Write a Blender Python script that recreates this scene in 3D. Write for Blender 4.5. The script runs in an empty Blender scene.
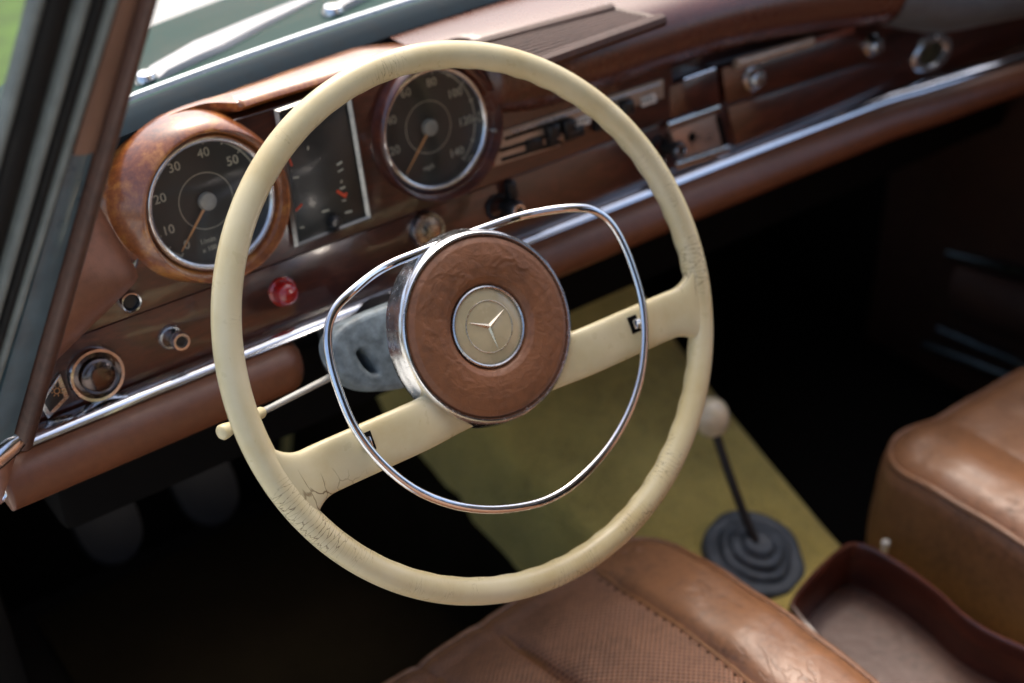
import bpy, bmesh, math, random
from mathutils import Vector as V, Matrix as M, noise as NZ
random.seed(7)
sc = bpy.context.scene
col = sc.collection
R = math.radians
pi = math.pi
sin, cos = math.sin, math.cos

# ------------------------------------------------------------------ camera
CAM = V((-0.4768, -0.7046, 0.5621)); YAW, PIT, ROL, FPX = 0.61648, 0.59964, -0.03175, 1364.73
FW = V((sin(YAW)*cos(PIT), cos(YAW)*cos(PIT), -sin(PIT)))
RT0 = V((cos(YAW), -sin(YAW), 0)); UP0 = RT0.cross(FW)
RT = RT0*cos(ROL)+UP0*sin(ROL); UP = UP0*cos(ROL)-RT0*sin(ROL)
cd = bpy.data.cameras.new('camera'); co = bpy.data.objects.new('camera', cd); col.objects.link(co)
cd.sensor_width = 36; cd.lens = FPX*36/1024; cd.clip_start = .02; cd.clip_end = 2000
co.matrix_world = M(((RT.x, UP.x, -FW.x, CAM.x), (RT.y, UP.y, -FW.y, CAM.y), (RT.z, UP.z, -FW.z, CAM.z), (0, 0, 0, 1)))
cd.dof.use_dof = True; cd.dof.focus_distance = .96; cd.dof.aperture_fstop = 3.2
sc.camera = co

def ray(px, py):
    return FW+RT*((px-512)/FPX)-UP*((py-341.5)/FPX)
def on_axis(px, py, ax, v):
    d = ray(px, py); return CAM+d*((v-CAM[ax])/d[ax])

# frames: W = steering wheel plane, F = instrument fascia plane (local x = across the car, y = up the plane, z = towards the driver)
def frame(o, tilt, rot=0.0):
    u = V((1, 0, 0)); v = V((0, sin(tilt), cos(tilt))); n = V((0, -cos(tilt), sin(tilt)))
    m = M(((u.x, v.x, n.x, o[0]), (u.y, v.y, n.y, o[1]), (u.z, v.z, n.z, o[2]), (0, 0, 0, 1)))
    return m @ M.Rotation(rot, 4, 'Z')
W = frame((0, 0, 0), R(31.05), R(-.5))
F = frame((0, .2047, .052), R(11.78))
FI = F.inverted()
def fas(px, py, d=0.0):
    o = FI @ CAM; r = FI.to_3x3() @ ray(px, py); s = (d-o.z)/r.z
    return (o.x+r.x*s, o.y+r.y*s)

# ------------------------------------------------------------------ materials
def newmat(name):
    m = bpy.data.materials.new(name); m.use_nodes = True
    nt = m.node_tree; b = nt.nodes['Principled BSDF']
    return m, nt, b
def nd(nt, typ, **kw):
    n = nt.nodes.new(typ)
    for k, v in kw.items():
        if k in n.inputs: n.inputs[k].default_value = v
        else: setattr(n, k, v)
    return n
def ramp(nt, stops, src=None):
    n = nt.nodes.new('ShaderNodeValToRGB'); e = n.color_ramp.elements
    while len(e) < len(stops): e.new(.5)
    for el, (p, c) in zip(e, stops):
        el.position = p; el.color = (*c, 1) if len(c) == 3 else c
    if src is not None: nt.links.new(src, n.inputs[0])
    return n
def texco(nt, scale=(1, 1, 1), kind='Object', rot=(0, 0, 0)):
    t = nt.nodes.new('ShaderNodeTexCoord'); mp = nt.nodes.new('ShaderNodeMapping')
    mp.inputs['Scale'].default_value = scale; mp.inputs['Rotation'].default_value = rot
    nt.links.new(t.outputs[kind], mp.inputs[0]); return mp.outputs[0]
def bump(nt, b, h, strength=.3, dist=.001, prev=None):
    n = nd(nt, 'ShaderNodeBump', Strength=strength, Distance=dist)
    nt.links.new(h, n.inputs['Height'])
    if prev is not None: nt.links.new(prev.outputs[0], n.inputs['Normal'])
    nt.links.new(n.outputs[0], b.inputs['Normal']); return n

def carpet(name, c, sheen=.2):
    m, nt, b = newmat(name); L = nt.links; co_ = texco(nt)
    n1 = nd(nt, 'ShaderNodeTexNoise', Scale=7.0, Detail=6.0, Roughness=.7); L.new(co_, n1.inputs['Vector'])
    n2 = nd(nt, 'ShaderNodeTexNoise', Scale=420.0, Detail=3.0); L.new(co_, n2.inputs['Vector'])
    mix = nd(nt, 'ShaderNodeMix', data_type='FLOAT'); mix.inputs[0].default_value = .4; L.new(n1.outputs[0], mix.inputs[2]); L.new(n2.outputs[0], mix.inputs[3])
    r = ramp(nt, [(.33, tuple(x*.45 for x in c)), (.5, c), (.68, tuple(x*1.35 for x in c))], mix.outputs[0]); L.new(r.outputs[0], b.inputs['Base Color'])
    b.inputs['Roughness'].default_value = .95; b.inputs['Specular IOR Level'].default_value = .05; b.inputs['Sheen Weight'].default_value = sheen
    pr = bump(nt, b, n2.outputs[0], .9, .004); bump(nt, b, n1.outputs[0], .5, .02, pr)
    return m
def plain(name, c, rough=.5, metal=0, coat=0, var=.12, scale=60, bmp=.0, spec=.5):
    m, nt, b = newmat(name)
    co_ = texco(nt); n = nd(nt, 'ShaderNodeTexNoise', Scale=scale, Detail=5.0); nt.links.new(co_, n.inputs['Vector'])
    r = ramp(nt, [(.3, tuple(x*(1-var) for x in c)), (.7, tuple(min(1, x*(1+var)) for x in c))], n.outputs[0])
    nt.links.new(r.outputs[0], b.inputs['Base Color'])
    rr = ramp(nt, [(.3, (max(0, rough-.06),)*3), (.7, (min(1, rough+.08),)*3)], n.outputs[0]); nt.links.new(rr.outputs[0], b.inputs['Roughness'])
    b.inputs['Metallic'].default_value = metal; b.inputs['Coat Weight'].default_value = coat; b.inputs['Coat Roughness'].default_value = .06
    b.inputs['Specular IOR Level'].default_value = spec
    if bmp: bump(nt, b, n.outputs[0], bmp, .001)
    return m

def leather(name, c, rough=.42, grain=420, bmp=.25, wrinkle=0.0, wscale=28, dark=.55, spec=.5, crease=0):
    m, nt, b = newmat(name); L = nt.links
    co_ = texco(nt)
    big = nd(nt, 'ShaderNodeTexNoise', Scale=9.0, Detail=6.0, Roughness=.65); L.new(co_, big.inputs['Vector'])
    fine = nd(nt, 'ShaderNodeTexNoise', Scale=140.0, Detail=4.0); L.new(co_, fine.inputs['Vector'])
    mix = nd(nt, 'ShaderNodeMix', data_type='FLOAT'); mix.inputs[0].default_value = .35
    L.new(big.outputs[0], mix.inputs[2]); L.new(fine.outputs[0], mix.inputs[3])
    r = ramp(nt, [(.32, tuple(x*dark for x in c)), (.5, c), (.72, tuple(min(1, x*1.3) for x in c))], mix.outputs[0])
    L.new(r.outputs[0], b.inputs['Base Color'])
    rr = ramp(nt, [(.3, (rough+.12,)*3), (.7, (rough-.06,)*3)], mix.outputs[0]); L.new(rr.outputs[0], b.inputs['Roughness'])
    b.inputs['Specular IOR Level'].default_value = spec
    vo = nd(nt, 'ShaderNodeTexVoronoi', Scale=float(grain), feature='DISTANCE_TO_EDGE'); L.new(co_, vo.inputs['Vector'])
    pr = bump(nt, b, vo.outputs['Distance'], bmp, .0006)
    if crease:
        cn = nd(nt, 'ShaderNodeTexNoise', Scale=float(crease), Detail=4.0, Distortion=.9, Roughness=.55); L.new(texco(nt, (1.3, .40, 1)), cn.inputs['Vector'])
        s1 = nd(nt, 'ShaderNodeMath', operation='SUBTRACT'); L.new(cn.outputs[0], s1.inputs[0]); s1.inputs[1].default_value = .5
        s2 = nd(nt, 'ShaderNodeMath', operation='ABSOLUTE'); L.new(s1.outputs[0], s2.inputs[0])
        line = ramp(nt, [(.003, (1, 1, 1)), (.016, (0, 0, 0))], s2.outputs[0])
        mk = nd(nt, 'ShaderNodeTexNoise', Scale=11.0, Detail=2.0); L.new(co_, mk.inputs['Vector'])
        msk = ramp(nt, [(.42, (0, 0, 0)), (.56, (.42, .42, .42))], mk.outputs[0])
        mu = nd(nt, 'ShaderNodeMath', operation='MULTIPLY'); L.new(line.outputs[0], mu.inputs[0]); L.new(msk.outputs[0], mu.inputs[1])
        mx = nd(nt, 'ShaderNodeMix', data_type='RGBA'); L.new(mu.outputs[0], mx.inputs[0]); L.new(r.outputs[0], mx.inputs[6]); mx.inputs[7].default_value = (c[0]*.28, c[1]*.25, c[2]*.25, 1)
        L.new(mx.outputs[2], b.inputs['Base Color'])
        iv = nd(nt, 'ShaderNodeMath', operation='SUBTRACT'); iv.inputs[0].default_value = 1.0; L.new(mu.outputs[0], iv.inputs[1])
        pr = bump(nt, b, iv.outputs[0], .5, .0015, pr)
    if wrinkle:
        w1 = nd(nt, 'ShaderNodeTexNoise', Scale=float(wscale), Detail=4.0, Distortion=.35, Roughness=.55); L.new(co_, w1.inputs['Vector'])
        rid = nd(nt, 'ShaderNodeMath', operation='SUBTRACT'); L.new(w1.outputs[0], rid.inputs[0]); rid.inputs[1].default_value = .5
        ab = nd(nt, 'ShaderNodeMath', operation='ABSOLUTE'); L.new(rid.outputs[0], ab.inputs[0])
        mn = nd(nt, 'ShaderNodeMath', operation='MINIMUM'); L.new(ab.outputs[0], mn.inputs[0]); mn.inputs[1].default_value = .09
        bump(nt, b, mn.outputs[0], wrinkle, .02, pr)
    return m

def perforated(name, c):
    m = leather(name, c, rough=.5, bmp=.15)
    nt = m.node_tree; L = nt.links; b = nt.nodes['Principled BSDF']
    co_ = texco(nt, (1, 1, 0), rot=(0, 0, R(45)))
    vo = nd(nt, 'ShaderNodeTexVoronoi', Scale=235.0, Randomness=0.0, voronoi_dimensions='2D'); L.new(co_, vo.inputs['Vector'])
    r = ramp(nt, [(.16, (0, 0, 0)), (.30, (1, 1, 1))], vo.outputs['Distance'])
    src = b.inputs['Base Color'].links[0].from_socket
    mx = nd(nt, 'ShaderNodeMix', data_type='RGBA'); L.new(r.outputs[0], mx.inputs[0]); mx.inputs[6].default_value = (.03, .012, .006, 1); L.new(src, mx.inputs[7])
    L.new(mx.outputs[2], b.inputs['Base Color'])
    r2 = ramp(nt, [(.1, (0, 0, 0)), (.55, (1, 1, 1))], vo.outputs['Distance'])
    bump(nt, b, r2.outputs[0], .6, .0015)
    return m

def wood(name, dark, mid, light, scale=(3, 30, 30), coat=1.0, rough=.35, crough=.07):
    m, nt, b = newmat(name); L = nt.links
    co_ = texco(nt, scale)
    n1 = nd(nt, 'ShaderNodeTexNoise', Scale=1.6, Detail=9.0, Roughness=.68, Distortion=1.9); L.new(co_, n1.inputs['Vector'])
    co2 = texco(nt, tuple(s*4 for s in scale))
    n2 = nd(nt, 'ShaderNodeTexNoise', Scale=6.0, Detail=6.0, Roughness=.7); L.new(co2, n2.inputs['Vector'])
    mix = nd(nt, 'ShaderNodeMix', data_type='FLOAT'); mix.inputs[0].default_value = .33
    L.new(n1.outputs[0], mix.inputs[2]); L.new(n2.outputs[0], mix.inputs[3])
    r = ramp(nt, [(.34, dark), (.5, mid), (.64, light)], mix.outputs[0])
    L.new(r.outputs[0], b.inputs['Base Color'])
    b.inputs['Roughness'].default_value = rough; b.inputs['Coat Weight'].default_value = coat; b.inputs['Coat Roughness'].default_value = crough
    b.inputs['Coat IOR'].default_value = 1.55
    n3 = nd(nt, 'ShaderNodeTexNoise', Scale=50.0, Detail=4.0); L.new(texco(nt), n3.inputs['Vector'])
    cb = nd(nt, 'ShaderNodeBump', Strength=.12, Distance=.002); L.new(n3.outputs[0], cb.inputs['Height']); L.new(cb.outputs[0], b.inputs['Coat Normal'])
    return m

def chrome(name, c=(.78, .79, .8), rough=.1, pit=.35):
    m, nt, b = newmat(name); L = nt.links
    b.inputs['Metallic'].default_value = 1.0
    n = nd(nt, 'ShaderNodeTexNoise', Scale=240.0, Detail=6.0, Roughness=.7); L.new(texco(nt), n.inputs['Vector'])
    r = ramp(nt, [(.30, tuple(x*(1-pit) for x in c)), (.48, c)], n.outputs[0]); L.new(r.outputs[0], b.inputs['Base Color'])
    r2 = ramp(nt, [(.3, (rough+.16,)*3), (.55, (rough,)*3)], n.outputs[0]); L.new(r2.outputs[0], b.inputs['Roughness'])
    return m

def ivory(name, cracks=True):
    m, nt, b = newmat(name); L = nt.links
    co_ = texco(nt)
    n = nd(nt, 'ShaderNodeTexNoise', Scale=14.0, Detail=6.0, Roughness=.6); L.new(co_, n.inputs['Vector'])
    r = ramp(nt, [(.3, (.60, .48, .235)), (.5, (.68, .585, .335)), (.72, (.73, .645, .41))], n.outputs[0])
    out = r.outputs[0]
    if cracks:   # fine age cracks running across the moulding: UV.x = length along it in metres, UV.y = length round it
        uv = texco(nt, (330, 55, 1), kind='UV')
        dn = nd(nt, 'ShaderNodeTexNoise', Scale=1.3, Detail=3.0); L.new(uv, dn.inputs['Vector'])
        vm = nd(nt, 'ShaderNodeVectorMath', operation='MULTIPLY_ADD'); L.new(dn.outputs['Color'], vm.inputs[0]); vm.inputs[1].default_value = (.9, .9, 0); L.new(uv, vm.inputs[2])
        vo = nd(nt, 'ShaderNodeTexVoronoi', Scale=1.0, feature='DISTANCE_TO_EDGE', voronoi_dimensions='2D'); L.new(vm.outputs[0], vo.inputs['Vector'])
        line = ramp(nt, [(.012, (1, 1, 1)), (.05, (0, 0, 0))], vo.outputs['Distance'])
        mk = nd(nt, 'ShaderNodeTexNoise', Scale=17.0, Detail=3.0, Roughness=.6); L.new(co_, mk.inputs['Vector'])
        acc = mk.outputs[0]
        for u_, v_, rad, amt in ((-.180, -.075, .045, .30), (.0, -.2, .07, .16), (.09, -.178, .05, .16), (.193, -.030, .05, .20), (-.19, .06, .03, .08)):
            wpnt = W @ V((u_, v_, .005)); ds = nd(nt, 'ShaderNodeVectorMath', operation='DISTANCE'); L.new(co_, ds.inputs[0]); ds.inputs[1].default_value = wpnt
            mr = nd(nt, 'ShaderNodeMapRange'); L.new(ds.outputs['Value'], mr.inputs[0]); mr.inputs[1].default_value = rad; mr.inputs[2].default_value = rad*.3; mr.inputs[3].default_value = 0; mr.inputs[4].default_value = amt
            ad = nd(nt, 'ShaderNodeMath', operation='ADD'); L.new(acc, ad.inputs[0]); L.new(mr.outputs[0], ad.inputs[1]); acc = ad.outputs[0]
        msk = ramp(nt, [(.60, (0, 0, 0)), (.72, (.9, .9, .9))], acc)
        mu = nd(nt, 'ShaderNodeMath', operation='MULTIPLY'); L.new(line.outputs[0], mu.inputs[0]); L.new(msk.outputs[0], mu.inputs[1])
        mx = nd(nt, 'ShaderNodeMix', data_type='RGBA'); L.new(mu.outputs[0], mx.inputs[0]); L.new(out, mx.inputs[6]); mx.inputs[7].default_value = (.16, .09, .03, 1)
        out = mx.outputs[2]
        inv = nd(nt, 'ShaderNodeMath', operation='SUBTRACT'); inv.inputs[0].default_value = 1.0; L.new(mu.outputs[0], inv.inputs[1])
        bump(nt, b, inv.outputs[0], .25, .0006)
    L.new(out, b.inputs['Base Color'])
    n2 = nd(nt, 'ShaderNodeTexNoise', Scale=90.0, Detail=4.0); L.new(co_, n2.inputs['Vector'])
    rr = ramp(nt, [(.3, (.26,)*3), (.7, (.42,)*3)], n2.outputs[0]); L.new(rr.outputs[0], b.inputs['Roughness'])
    b.inputs['Subsurface Weight'].default_value = .0
    b.inputs['Coat Weight'].default_value = .25; b.inputs['Coat Roughness'].default_value = .2
    return m

def glassy(name, tint=(1, 1, 1), amount=.12):
    m = bpy.data.materials.new(name); m.use_nodes = True; nt = m.node_tree; nt.nodes.clear(); L = nt.links
    o = nt.nodes.new('ShaderNodeOutputMaterial'); t = nd(nt, 'ShaderNodeBsdfTransparent'); t.inputs[0].default_value = (*tint, 1)
    g = nd(nt, 'ShaderNodeBsdfGlossy', Roughness=.03); lw_ = nd(nt, 'ShaderNodeLayerWeight', Blend=.5); fr = ramp(nt, [(0, (.018,)*3), (.55, (.035,)*3), (.8, (.22,)*3), (1, (1, 1, 1))], lw_.outputs['Facing'])
    n = nd(nt, 'ShaderNodeTexNoise', Scale=30.0, Detail=4.0); L.new(texco(nt), n.inputs['Vector'])
    rr = ramp(nt, [(.3, (.02,)*3), (.75, (.07,)*3)], n.outputs[0]); L.new(rr.outputs[0], g.inputs['Roughness'])
    mx = nt.nodes.new('ShaderNodeMixShader'); L.new(fr.outputs[0], mx.inputs[0]); L.new(t.outputs[0], mx.inputs[1]); L.new(g.outputs[0], mx.inputs[2]); L.new(mx.outputs[0], o.inputs[0])
    return m

def nospec(m, v=.1):
    m.node_tree.nodes['Principled BSDF'].inputs['Specular IOR Level'].default_value = v; return m
MAT = dict(
    ivory=ivory('aged_ivory'), ivory_plain=ivory('ivory_knob', False),
    chrome=chrome('worn_chrome'), chrome_dull=chrome('dull_chrome', (.55, .55, .54), .22, .5), chrome_clean=chrome('bright_chrome', (.85, .87, .9), .06, .15),
    hub=leather('hub_leather', (.23, .092, .037), .46, 620, .3, .16, 45, .65),
    dashleather=leather('dash_leather', (.115, .038, .022), .24, 520, .12, dark=.75, spec=.85),
    padleather=leather('pad_leather', (.155, .054, .023), .35, 520, .22, dark=.75),
    seat=leather('seat_leather', (.235, .108, .050), .36, 330, .2, .22, 12, .5, crease=16), seatperf=perforated('perforated_seat_leather', (.225, .102, .052)),
    seatside=leather('seat_side_leather', (.21, .095, .036), .5, 380, .2, .1, 8, .6),
    wood=wood('lacquered_burl_lit', (.075, .018, .006), (.27, .075, .016), (.56, .23, .045), (9, 9, 9), crough=.15),  # warm light from the door side is put into the amber tones
    wooddark=wood('lacquered_wood_shaded', (.016, .004, .0028), (.052, .012, .0062), (.11, .027, .012), (4, 18, 18), .9, .3, .05),  # same wood for the fascia, its shade put into a darker tint
    traywood=wood('lacquered_tray_wood', (.025, .006, .004), (.060, .014, .007), (.10, .025, .011), (14, 4, 14), .5),
    rubber=plain('black_rubber', (.006, .006, .0055), .7, spec=.25), black=plain('black_plastic', (.012, .012, .012), .35),
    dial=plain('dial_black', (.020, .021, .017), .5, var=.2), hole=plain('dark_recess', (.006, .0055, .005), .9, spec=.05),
    mark=plain('dial_cream', (.42, .40, .30), .6), needle=plain('needle_tan', (.55, .27, .10), .5), red=plain('lamp_red', (.35, .008, .006), .15, coat=1), orange=plain('needle_red', (.6, .06, .015), .5),
    blue=plain('dot_blue', (.03, .10, .14), .5),
    castgrey=plain('cast_grey', (.15, .185, .20), .55, var=.45, scale=110, bmp=.5), grey=plain('grey_felt', (.16, .18, .165), .75, var=.2, bmp=.2),
    carpet=carpet('olive_carpet', (.60, .46, .125)), shadecarpet=carpet('brown_shade_carpet', (.014, .010, .005), 0), blackcarpet=plain('black_carpet', (.010, .0085, .007), .95, bmp=.6, scale=250, spec=.05),  # the dark brown one carries footwell shade in its colour
    boot=plain('boot_rubber', (.055, .065, .075), .5, var=.3, scale=80), paint=plain('dark_green_paint', (.012, .048, .040), .6, coat=.0, spec=.15, var=.15, scale=8),
    paintblue=plain('dark_blue_paint', (.075, .13, .155), .3, coat=.8, var=.35, scale=25), silver=plain('silver_wiper', (.34, .35, .36), .5, metal=.2, var=.08),
    cream=plain('cream_plate', (.50, .37, .27), .35, metal=.35, var=.15), white=plain('white_print', (.75, .73, .66), .5), tan=plain('tan_trim', (.19, .105, .07), .45, coat=.3, var=.2, scale=12),
    trim=leather('pillar_leather', (.075, .03, .018), .5, 420, .25), headliner=plain('headliner', (.32, .29, .25), .9, bmp=.2), glass=glassy('clear_glass'),
    darkdoor=leather('door_leather', (.05, .022, .014), .5, 400, .2), panelglass=plain('panel_black', (.022, .022, .019), .35, coat=.25, var=.3, scale=20),
    ashbeige=plain('ashtray_satin', (.42, .29, .22), .3, metal=.5), darkgrey=plain('dark_grey_pad', (.10, .11, .115), .5, var=.15),
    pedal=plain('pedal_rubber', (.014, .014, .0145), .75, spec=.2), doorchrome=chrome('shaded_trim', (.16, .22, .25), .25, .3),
)

# ------------------------------------------------------------------ mesh helpers
class MB:
    def __init__(s): s.v = []; s.f = []; s.uv = {}; s.mi = []
    def add(s, verts, faces, mtx=None, uvs=None, mi=0):
        o = len(s.v)
        for i, p in enumerate(verts):
            p = V(p); s.v.append(mtx @ p if mtx else p)
            if uvs: s.uv[o+i] = uvs[i]
        for f in faces: s.f.append([i+o for i in f]); s.mi.append(mi)
        return s
    def grid(s, nu, nv, fn, cu=False, cv=False, mtx=None, caps=False, mi=0, uvfn=None):
        vs = [fn(i, j) for i in range(nu) for j in range(nv)]
        fs = []
        for i in range(nu if cu else nu-1):
            for j in range(nv if cv else nv-1):
                a, b_ = i, (i+1) % nu; c, d = j, (j+1) % nv
                fs.append((a*nv+c, b_*nv+c, b_*nv+d, a*nv+d))
        if caps and cv:
            fs.append(tuple(range(nv))[::-1]); fs.append(tuple((nu-1)*nv+j for j in range(nv)))
        uvs = [uvfn(i, j) for i in range(nu) for j in range(nv)] if uvfn else None
        return s.add(vs, fs, mtx, uvs, mi)
    def tube(s, pts, rad, n=10, closed=False, mtx=None, flat=(1, 1), upv=None, mi=0, caps=True):
        pts = [V(p) for p in pts]; N = len(pts); rings = []
        prev = None
        for i, p in enumerate(pts):
            a = pts[(i-1) % N] if (closed or i > 0) else p; b_ = pts[(i+1) % N] if (closed or i < N-1) else p
            t = (b_-a).normalized()
            if upv is not None: x = V(upv).cross(t).normalized()
            else:
                ref = prev if prev is not None else (V((0, 0, 1)) if abs(t.z) < .9 else V((1, 0, 0)))
                x = (ref-t*ref.dot(t)).normalized()
            prev = x; y = t.cross(x)
            r = rad(i/(N-1 if not closed else N)) if callable(rad) else rad
            rings.append([p+x*(r*flat[0]*cos(2*pi*k/n))+y*(r*flat[1]*sin(2*pi*k/n)) for k in range(n)])
        return s.grid(N, n, lambda i, j: rings[i][j], closed, True, mtx, caps and not closed, mi)
    def lathe(s, prof, n=48, mtx=None, mi=0, ang=2*pi):
        full = abs(ang-2*pi) < 1e-6
        return s.grid(n if full else n+1, len(prof), lambda i, j: (prof[j][0]*cos(ang*i/n), prof[j][0]*sin(ang*i/n), prof[j][1]), full, False, mtx, False, mi)
    def sweep(s, prof, secs, mtx=None, closed=False, caps=True, mi=0):   # secs: list of matrices or functions placing (a, b)
        return s.grid(len(secs), len(prof), lambda i, j: secs[i](*prof[j]), False, closed, mtx, caps, mi)
    def box(s, c, size, mtx=None, r=.002, seg=2, mi=0):
        bm = bmesh.new(); bmesh.ops.create_cube(bm, size=1)
        for v in bm.verts: v.co = V((v.co.x*size[0]+c[0], v.co.y*size[1]+c[1], v.co.z*size[2]+c[2]))
        if r: bmesh.ops.bevel(bm, geom=bm.edges[:], offset=min(r, min(size)*.45), segments=seg, affect='EDGES', profile=.5)
        bm.verts.index_update(); s.add([v.co.copy() for v in bm.verts], [[v.index for v in f.verts] for f in bm.faces], mtx, None, mi); bm.free(); return s
    def poly(s, pts, d0, d1, mtx=None, r=.001, mi=0, seg=2):     # extruded flat outline, d0 back, d1 front, front edge bevelled
        bm = bmesh.new(); vs = [bm.verts.new((p[0], p[1], d0)) for p in pts]; f = bm.faces.new(vs); f.normal_update()
        if f.normal.z < 0: f.normal_flip()
        ex = bmesh.ops.extrude_face_region(bm, geom=[f]); nv = [g for g in ex['geom'] if isinstance(g, bmesh.types.BMVert)]
        for v in nv: v.co.z = d1
        nf = [g for g in ex['geom'] if isinstance(g, bmesh.types.BMFace)]
        if r:
            es = [e for g in nf for e in g.edges]; bmesh.ops.bevel(bm, geom=es, offset=r, segments=seg, affect='EDGES', profile=.5)
        bmesh.ops.recalc_face_normals(bm, faces=bm.faces[:])
        bm.verts.index_update(); s.add([v.co.copy() for v in bm.verts], [[v.index for v in g.verts] for g in bm.faces], mtx, None, mi); bm.free(); return s
    def build(s, name, mat, parent=None, smooth=True, angle=40, sub=0, recalc=True):
        me = bpy.data.meshes.new(name); me.from_pydata([tuple(v) for v in s.v], [], s.f); me.update()
        if s.uv:
            ul = me.uv_layers.new(name='UVMap')
            for l in me.loops: ul.data[l.index].uv = s.uv.get(l.vertex_index, (0, 0))
        for m in (mat if isinstance(mat, (list, tuple)) else [mat]): me.materials.append(m)
        for p, i in zip(me.polygons, s.mi): p.material_index = i
        if recalc:
            bm = bmesh.new(); bm.from_mesh(me); bmesh.ops.recalc_face_normals(bm, faces=bm.faces[:]); bm.to_mesh(me); bm.free()
        if smooth:
            for p in me.polygons: p.use_smooth = True
            if angle: me.set_sharp_from_angle(angle=R(angle))
        o = bpy.data.objects.new(name, me); col.objects.link(o)
        if sub:
            md = o.modifiers.new('sub', 'SUBSURF'); md.levels = sub; md.render_levels = sub
        if parent is not None: adopt(o, parent)
        return o
def world_of(o):
    m = o.matrix_basis.copy()
    return m if o.parent is None else world_of(o.parent) @ o.matrix_parent_inverse @ m
def adopt(o, parent):
    o.parent = parent; o.matrix_parent_inverse = world_of(parent).inverted()
def thing(name, loc, label, cat, group=None):
    o = bpy.data.objects.new(name, None); o.empty_display_size = .05; o.location = loc; col.objects.link(o); return tag(o, label, cat, group)
def tag(o, label, cat, group=None, kind=None):
    if label: o['label'] = label
    if cat: o['category'] = cat
    if group: o['group'] = group
    if kind: o['kind'] = kind
    return o
def plabel(o, t): o['label'] = t; return o

def text_verts(body, size, depth=.0003):
    c = bpy.data.curves.new('lettering', 'FONT'); c.body = body; c.size = size; c.align_x = 'CENTER'; c.align_y = 'CENTER'; c.extrude = depth; c.resolution_u = 3
    o = bpy.data.objects.new('lettering', c); col.objects.link(o)
    dg = bpy.context.evaluated_depsgraph_get(); me = bpy.data.meshes.new_from_object(o.evaluated_get(dg))
    r = ([v.co.copy() for v in me.vertices], [list(p.vertices) for p in me.polygons])
    bpy.data.objects.remove(o); bpy.data.curves.remove(c); bpy.data.meshes.remove(me); return r
def T(x, y, z=0, rot=0): return M.Translation((x, y, z)) @ M.Rotation(rot, 4, 'Z')
def chaikin(pts, n=2, closed=False):
    pts = [V(p) for p in pts]
    for _ in range(n):
        q = []; N = len(pts)
        for i in range(N if closed else N-1):
            a, b_ = pts[i], pts[(i+1) % N]; q += [a*.75+b_*.25, a*.25+b_*.75]
        pts = q if closed else [pts[0]]+q+[pts[-1]]
    return pts
def lerp(a, b, t): return a+(b-a)*t
def smooth01(t): t = max(0, min(1, t)); return t*t*(3-2*t)

# ================================================================== steering wheel
sw = thing('steering_wheel', (0, 0, 0), 'large ivory steering wheel with chrome horn ring and brown leather centre', 'steering wheel')
RR, rr = .2, .0103
def rim_fn(i, j, NU=288, NV=28):
    a = 2*pi*i/NU; t = 2*pi*j/NV
    inner = max(0, -cos(t))                         # finger grips moulded into the inner back of the rim
    back = smooth01((.35-sin(t))/1.0)
    g = 1+.05*inner*back*cos(a*54)
    e = .9 if sin(t) > 0 else 1.12
    return ((RR+rr*g*cos(t))*cos(a), (RR+rr*g*cos(t))*sin(a), rr*g*e*sin(t))
m = MB(); m.grid(288, 28, rim_fn, True, True, W, uvfn=lambda i, j: (i/288*2*pi*RR, j/28*2*pi*rr)); m.build('rim', MAT['ivory'], sw)
def spoke(sgn):
    NS, NT = 44, 28
    VT, VB = -.034, -.0715
    def fn(i, j):
        s = i/(NS-1); u0 = lerp(.0, .199, s**.75)
        vc = (VT+VB)/2; hh = (VT-VB)/2
        t = 2*pi*j/NT; c, si = cos(t), sin(t)
        ex = 2/3.2
        pc = math.copysign(abs(c)**ex, c); ps = math.copysign(abs(si)**ex, si)
        d = .1905-u0 - (.006 if pc > 0 else -.004)
        rf = .018 if pc > 0 else .034
        grow = 0
        if d < rf:
            dd = max(d, 0); grow = rf-math.sqrt(max(0, rf*rf-(rf-dd)**2)); grow = min(grow, rf)
        v = vc+pc*(hh+grow)
        u = u0 + .30*(v-vc)*smooth01((s-.5)/.5)
        th = .0072*(1-.15*s); h = -.004-.010*smooth01((.085-u0)/.05)+.0052*smooth01((u0-.150)/.035)
        rad = math.hypot(u, v)
        if rad > .1995: u, v = u*.1995/rad, v*.1995/rad; th *= .6
        return (sgn*u, v, h+ps*th)
    b_ = MB(); b_.grid(NS, NT, fn, False, True, W, True, uvfn=lambda i, j: (i/NS*.16*.25+(.5 if sgn > 0 else .9), j/NT*.09))
    return b_.build('spoke', MAT['ivory'], sw)
for sgn in (-1, 1): spoke(sgn)
HC = T(0, -.0045)
m = MB(); m.lathe([(.034, -.075), (.040, -.052), (.060, -.036), (.0710, -.025), (.0748, -.0205), (.0760, -.0180), (.0759, -.0160), (.0752, -.0130), (.0744, -.0085), (.0734, -.0030), (.0722, .0008), (.0706, .0024), (.0692, .0024), (.0684, .0012), (.0678, -.003)], 96, W @ HC)
hubo = m.build('hub_shell', chrome('hub_chrome', (.86, .86, .85), .17, .12), sw)
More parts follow.
